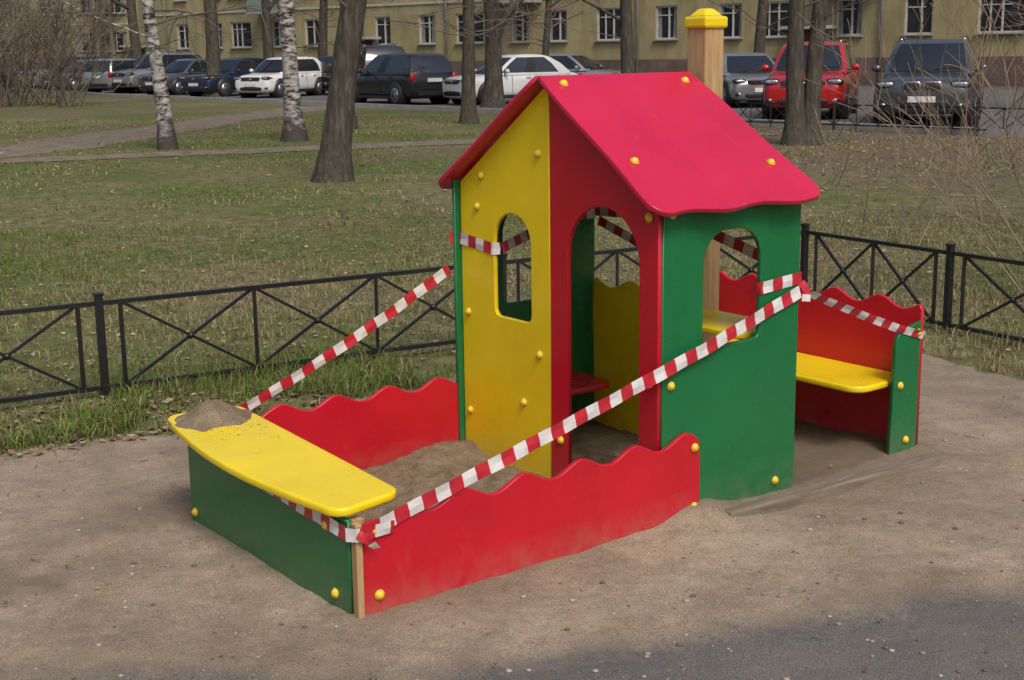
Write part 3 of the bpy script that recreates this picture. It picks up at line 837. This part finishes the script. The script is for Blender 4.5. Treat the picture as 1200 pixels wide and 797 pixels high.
def shrub(name, base, h, n, spread, seed, r0=.012, mat=TWIG, lvl=2, bias=(0, 0), rmin=.002):
    R = random.Random(seed); mb = MB()
    def br(p, d, L, r, l):
        pts = [p.copy()]; rs = [r]; q = p.copy(); k = 5
        for i in range(k):
            d = (d+Vector((R.gauss(0, .13), R.gauss(0, .13), R.gauss(.01, .09)))).normalized(); q = q+d*L/k
            pts.append(q.copy()); rs.append(max(rmin, r*(1-(i+1)/k*.7)))
        mb.tube(pts, rs, 4 if l == 0 else 3, 0, True, False)
        if l < lvl:
            for i in range(5):
                j = R.randint(1, k); a = R.uniform(0, 6.28)
                br(pts[j], (d+Vector((math.cos(a), math.sin(a), R.uniform(-.2, .5)))*.6).normalized(), L*R.uniform(.3, .55), r*.6, l+1)
    for i in range(n):
        a = R.uniform(0, 6.28); b = Vector((math.cos(a)*spread*.3*R.random(), math.sin(a)*spread*.3*R.random(), 0))
        a = R.uniform(0, 6.28); k = R.random()*spread/h
        br(b, Vector((math.cos(a)*k+bias[0], math.sin(a)*k+bias[1], 1)).normalized(), h*R.uniform(.6, 1), r0, 0)
    o = mb.obj(name, [mat]); o.location = (base[0], base[1], 0)
shrub('bare_bush', (3.65, 8.7), 2.0, 10, 1.5, 21, .006, TWIG2, bias=(-.45, 0), rmin=.0022)
shrub('bare_bush', (4.9, 11.3), 2.4, 9, 2.2, 22, .008, TWIG2, bias=(-.3, 0), rmin=.0028)
shrub('bare_bush', (2.9, 11.0), 1.1, 8, 1.4, 23, .006, TWIG2, lvl=1, rmin=.003)
shrub('bare_bush', (7.4, 17.5), 1.5, 7, 1.8, 24, .009, TWIG2, lvl=1, rmin=.004)
for i, (x, y, h) in enumerate([(-16.5, 47, 4.2), (-18.0, 50, 5), (-14.8, 46, 3.0), (-19, 56, 5), (-22, 58, 5), (-25, 66, 6), (-28, 72, 6), (-31, 80, 6.5), (-17.6, 45.5, 4)]):
    shrub('bare_bush', (x, y), h, 15, h*1.0, 30+i, .035, rmin=.010)
mb = MB(); R = random.Random(5)
for i in range(55):
    x = R.uniform(-110, -30); y = R.uniform(100, 112)
    h = R.uniform(8, 15); mb.tube([(x, y, 0), (x+R.uniform(-.6, .6), y, h)], [.25, .05], 5, 0, True, False)
    for j in range(22):
        z = R.uniform(1, h); a = R.uniform(0, 6.28); L = R.uniform(1, 3.2)
        p = Vector((x, y, z)); q = p+Vector((math.cos(a), math.sin(a), R.uniform(.1, .9)))*L; m_ = p.lerp(q, .55)+Vector((0, 0, R.uniform(-.3, .3)))
        mb.tube([p, m_, q], [.05, .035, .01], 3, 0, True, False)
        for k in range(2):
            a = R.uniform(0, 6.28); e = m_.lerp(q, R.random()); mb.tube([e, e+Vector((math.cos(a), math.sin(a), R.uniform(0, .9)))*R.uniform(.5, 1.3)], [.025, .008], 3, 0, True, False)
mb.obj('distant_trees', [TWIG])

# ------------------------------------------------------------------ cars
TYRE = simple('tyre', (.018, .018, .018), .85, .2, 10); RIM = simple('alloy', (.35, .35, .36), .3, .1, 4, .8)
CGL = simple('car_glass', (.012, .016, .02), .06, .3, .8, 0, .9); TRIM = simple('black_trim', (.015, .015, .016), .5, .2, 6)
CHR = simple('chrome', (.5, .5, .52), .2, .05, 3, 1); LAMP = simple('headlamp', (.34, .36, .39), .08, .35, 14, .5, .9)
TAIL = simple('tail_lamp', (.30, .01, .01), .15, .2, 8); PLATE = simple('number_plate', (.6, .6, .6), .5, .1, 5)
ORNG = simple('indicator', (.5, .16, .02), .3)
def paintm(name, c, met=.3):
    m = M('paint_'+name, .28, .5); n = m.noise(1.5, 3)
    m.color(m.ramp(n, [(.3, tuple(x*.92 for x in c)), (.7, tuple(min(1, x*1.05) for x in c))]))
    m.b.inputs['Metallic'].default_value = met; m.b.inputs['Coat Weight'].default_value = .6; m.b.inputs['Coat Roughness'].default_value = .06
    return m.m
PT = {'red': paintm('red', (.42, .012, .014), .1), 'graphite': paintm('graphite', (.075, .080, .088), .5), 'silver': paintm('silver', (.34, .35, .36), .6),
      'white': paintm('white', (.70, .70, .69), 0), 'black': paintm('black', (.014, .015, .018), .3), 'blue': paintm('blue', (.02, .035, .07), .4), 'grey': paintm('grey', (.12, .125, .13), .5)}
def car(kind, loc, yaw, colr, L=4.5, W=1.84, H=1.66, grille='bar'):
    name = {'suv': 'parked_suv', 'hatch': 'parked_hatchback', 'sedan': 'parked_car', 'wagon': 'parked_station_wagon'}[kind]
    root = empty(name, (loc[0], loc[1], .03), D2R(yaw)); P = PT[colr]
    w = W/2; belt = H*.625; hood = H*.585
    tall = kind == 'suv'; gc = .24 if tall else .17
    st = [(-.500, .74, gc+.18, hood*.70), (-.494, .86, gc+.08, hood*.82), (-.475, .93, gc+.02, hood*.90), (-.43, .975, gc, hood*.95), (-.36, .995, gc, hood*.985),
          (-.235, 1, gc, hood*1.03), (-.1, 1, gc, belt*.995), (.1, 1, gc, belt), (.3, 1, gc, belt*1.01)]
    if kind == 'sedan': st += [(.40, .99, gc, belt*.99), (.46, .96, gc+.04, belt*.97), (.49, .90, gc+.1, belt*.90), (.5, .8, gc+.2, belt*.75)]
    else: st += [(.44, .98, gc+.02, belt), (.475, .95, gc+.06, belt*.97), (.493, .90, gc+.12, belt*.9), (.5, .8, gc+.2, belt*.75)]
    b = MB(); vs = []; n = 0
    for (yk, wk, z0, z1) in st:
        hh = z1-z0; ww = w*wk
        half = [(0, z0), (ww*.8, z0), (ww*.96, z0+.10*hh), (ww*1.0, z0+.35*hh), (ww*.985, z0+.62*hh), (ww*.985, z0+.80*hh), (ww*.92, z0+.94*hh), (ww*.76, z0+.985*hh), (ww*.70, z0+1.02*hh), (ww*.4, z0+1.03*hh), (0, z0+1.045*hh)]
        ring = half+[(-x, z) for x, z in half[1:-1][::-1]]; n = len(ring)
        vs += [(x, yk*L, z) for x, z in ring]
    fs = []
    for i in range(len(st)-1):
        for j in range(n): fs.append((i*n+j, (i+1)*n+j, (i+1)*n+(j+1) % n, i*n+(j+1) % n))
    fs.append(tuple(range(n))); fs.append(tuple((len(st)-1)*n+j for j in range(n))[::-1])
    b.add(vs, fs, 0, True); b.obj('body', [P], root, 0, 1)
    yr0, yr1, yr2, yr3 = {'suv': (.475, .45, .40, .36), 'hatch': (.46, .42, .36, .31), 'sedan': (.40, .32, .24, .18), 'wagon': (.48, .45, .41, .37)}[kind]
    rings = [(belt-.06, -.255, yr0, .93), (belt+.01, -.225, yr0-.005, .915), (belt+(H-belt)*.5, -.145, yr1, .835), (H-.09, -.075, yr2, .745), (H-.03, -.04, yr3+.01, .69), (H, .03, yr3-.05, .52)]
    g = MB(); vs = []
    def ring(z, y0, y1, wk):
        y0 *= L; y1 *= L; ww = w*wk; c = .06; P_ = []
        for k in range(5): P_.append((-ww+c*1.6+(2*ww-3.2*c)*k/4, y0-.10*math.sin(math.pi*k/4), z))
        for k in range(7): P_.append((ww, y0+c*1.6+(y1-y0-2.6*c)*k/6, z))
        for k in range(5): P_.append((ww-c-(2*ww-2*c)*k/4, y1+.05*math.sin(math.pi*k/4), z))
        for k in range(7): P_.append((-ww, y1-c-(y1-y0-2.6*c)*k/6, z))
        return P_
    for r_ in rings: vs += ring(*r_)
    n = 24; gf = {0: [], 1: [], 2: []}
    for i in range(len(rings)-1):
        for j in range(n):
            q = (i*n+j, i*n+(j+1) % n, (i+1)*n+(j+1) % n, (i+1)*n+j)
            mi = 0
            if i in (1, 2):
                if j < 4 or 12 <= j < 16: mi = 1
                elif 5 <= j < 11 or 17 <= j < 23:
                    jj = j-5 if j < 12 else 22-j
                    mi = 2 if jj == 2 else (1 if jj < 5 or kind in ('suv', 'wagon') else 0)
            gf[mi].append(q)
    g.add(vs, gf[0], 0, True); g.add(vs, gf[1], 1, True); g.add(vs, gf[2], 2, True)
    g.add([vs[(len(rings)-1)*n+j] for j in range(n)], [tuple(range(n))], 0, True)
    g.obj('cabin', [P, CGL, TRIM], root)
    d = MB(); yf = -.5*L; R_ = .345 if tall else .315
    for sx in (-1, 1):
        for yk in (-.315, .30):
            cy = yk*L
            d.tube([(sx*(w*.6), cy, R_+.02), (sx*(w+.006), cy, R_+.02)], R_+.065, 24, 0, True)
            d.tube([(sx*(w-.2), cy, R_), (sx*(w+.012), cy, R_), (sx*(w+.022), cy, R_)], [R_, R_, R_-.03], 24, 1, True)
            d.tube([(sx*(w+.01), cy, R_), (sx*(w+.026), cy, R_)], R_*.68, 20, 2, True)
            for k in range(5):
                a = 2*math.pi*k/5+.3; d.box((sx*(w+.027), cy+math.cos(a+.63)*R_*.42, R_+math.sin(a+.63)*R_*.42), (.008, R_*.22, R_*.22), 0, Matrix.Rotation(a, 3, 'X'))
    zf = hood
    if grille == 'kidney':
        for sx in (-1, 1):
            d.sel((sx*w*.205, yf+.03, zf*.80), (w*.185, .05, zf*.105), 3); d.sel((sx*w*.205, yf+.022, zf*.80), (w*.165, .05, zf*.088), 0)
            for k in range(-3, 4): d.box((sx*w*.205+k*w*.042, yf-.03, zf*.80), (.007, .014, zf*.13), 3)
        d.sel((0, yf+.06, gc+.22), (w*.60, .07, .075), 0)
    else:
        d.sel((0, yf+.045, zf*.80), (w*.53, .055, zf*.085), 0)
        for k in (-1, 0, 1): d.box((0, yf-.008, zf*(.80+.045*k)), (w*.98, .02, .014), 3)
        d.ell((0, yf-.016, zf*.80), (.07, .02, .045), 3)
        d.sel((0, yf+.04, gc+.17), (w*.60, .06, .07), 0)
    for sx in (-1, 1):
        d.sel((sx*w*.76, yf+.085, gc+.20), (w*.12, .07, .06), 0, .6); d.ell((sx*w*.76, yf+.02, gc+.20), (.045, .03, .035), 4)
    d.box((0, yf-.012, gc+.31), (.52, .015, .115), 5)
    for sx in (-1, 1):
        d.sel((sx*w*.735, yf+.125, zf*.84), (w*.205, .125, zf*.070), 0, .6)
        d.sel((sx*w*.735, yf+.117, zf*.84), (w*.190, .125, zf*.058), 4, .6)
        d.ell((sx*w*.70, yf+.02, zf*.84), (.045, .03, .045), 3, 12, 7)
        d.ell((sx*w*.90, yf+.24, zf*.85), (.05, .12, .035), 7)
        d.ell((sx*w*.84, .492*L-.03, belt*.86), (w*.12, .07, .16 if kind != 'sedan' else .09), 6)
        mz = belt+.06; my = -.175*L
        d.ell((sx*(w+.09), my, mz), (.10, .055, .075), 8); d.ell((sx*(w+.09), my+.03, mz), (.08, .04, .06), 0)
        d.box((sx*(w*.95), my, belt), (.16, .04, .04), 0)
        for hy in (.02, .22): d.box((sx*(w+.004), hy*L, belt*.87), (.03, .17, .03), 8)
        d.box((sx*(w+.0), 0, gc+.06), (.03, L*.5, .10), 0)
        for hy in (-.12, .09, .28): d.box((sx*(w-.006), hy*L, belt*.64), (.012, .008, belt*.55), 0)
        if tall: d.tube([(sx*w*.66, -.02*L, H-.02), (sx*w*.66, .0, H+.035), (sx*w*.66, .3*L, H+.03), (sx*w*.66, .33*L, H-.03)], .018, 6, 3)
    d.box((0, .5*L+.008, belt*.78), (.52, .015, .115), 5); d.box((0, .5*L-.02, gc+.2), (w*1.4, .09, .14), 0)
    d.box((0, -.262*L, belt+.0), (w*1.5, .05, .03), 0)
    for sx in (-.35, .25): d.bar((sx*w-.1, -.24*L, belt+.045), (sx*w+.45, -.215*L, belt+.10), .014, 0)
    d.obj('fittings', [TRIM, TYRE, RIM, CHR, LAMP, PLATE, TAIL, ORNG, P], root)
    return root
car('suv', (8.85, 29.0), -21, 'graphite', 4.65, 1.90, 1.70, 'kidney')
car('suv', (7.1, 32.3), -18, 'red', 4.5, 1.84, 1.70)
car('sedan', (6.6, 39.0), 5, 'silver', 4.5, 1.75, 1.45)
car('sedan', (2.2, 50), 60, 'silver', 4.5, 1.75, 1.48)
car('sedan', (.1, 43), -58, 'white', 4.3, 1.75, 1.48)
car('wagon', (-3.5, 44), 215, 'black', 4.4, 1.78, 1.55)
car('suv', (-5.0, 51), 200, 'black', 4.5, 1.85, 1.85)
car('sedan', (-6.3, 54), 40, 'black', 4.4, 1.75, 1.5)
car('hatch', (-8.6, 53), -28, 'white', 4.0, 1.72, 1.48)
car('sedan', (-10.9, 55.5), -35, 'blue', 4.5, 1.76, 1.48)
car('sedan', (-13.4, 58.5), -35, 'grey', 4.4, 1.75, 1.46)
car('suv', (-15.6, 62), -35, 'silver', 4.6, 1.85, 1.72)
car('wagon', (-17.3, 62.5), 160, 'silver', 4.2, 1.74, 1.5)
car('sedan', (-20, 66), -35, 'grey', 4.4, 1.75, 1.46)
car('suv', (-22.2, 69), -35, 'silver', 4.6, 1.85, 1.7)
car('sedan', (-25, 74), -35, 'red', 4.4, 1.75, 1.46)

# ------------------------------------------------------------------ world, sun, camera
sd = Vector((.28, -.72, .95)).normalized()
el = math.asin(sd.z); rot = math.atan2(sd.x, sd.y)
w = bpy.data.worlds.new('World'); scene.world = w; w.use_nodes = True
nt = w.node_tree; bg = nt.nodes['Background']; sky = nt.nodes.new('ShaderNodeTexSky'); sky.sky_type = 'NISHITA'
sky.sun_disc = False; sky.sun_elevation = el; sky.sun_rotation = rot; sky.air_density = 1.0; sky.dust_density = 5.0
nt.links.new(sky.outputs[0], bg.inputs[0]); bg.inputs[1].default_value = .135
sun = bpy.data.lights.new('sun', 'SUN'); sun.energy = 1.75; sun.angle = D2R(18); sun.color = (1, .95, .87)
so = bpy.data.objects.new('sun', sun); link(so); so.rotation_euler = (-sd).to_track_quat('-Z', 'Y').to_euler(); so.location = (5, -5, 12)
cam = bpy.data.cameras.new('camera'); cam.lens = 47.9; cam.sensor_width = 36; cam.clip_end = 2000; cam.clip_start = .05
co = bpy.data.objects.new('camera', cam); link(co)
co.matrix_world = Matrix.Translation((0, 0, 1.6)) @ Matrix.Rotation(D2R(90-11.96), 4, 'X') @ Matrix.Rotation(D2R(-.8), 4, 'Z')
scene.camera = co
scene.view_settings.view_transform = 'Standard'; scene.view_settings.look = 'None'; scene.view_settings.exposure = 0
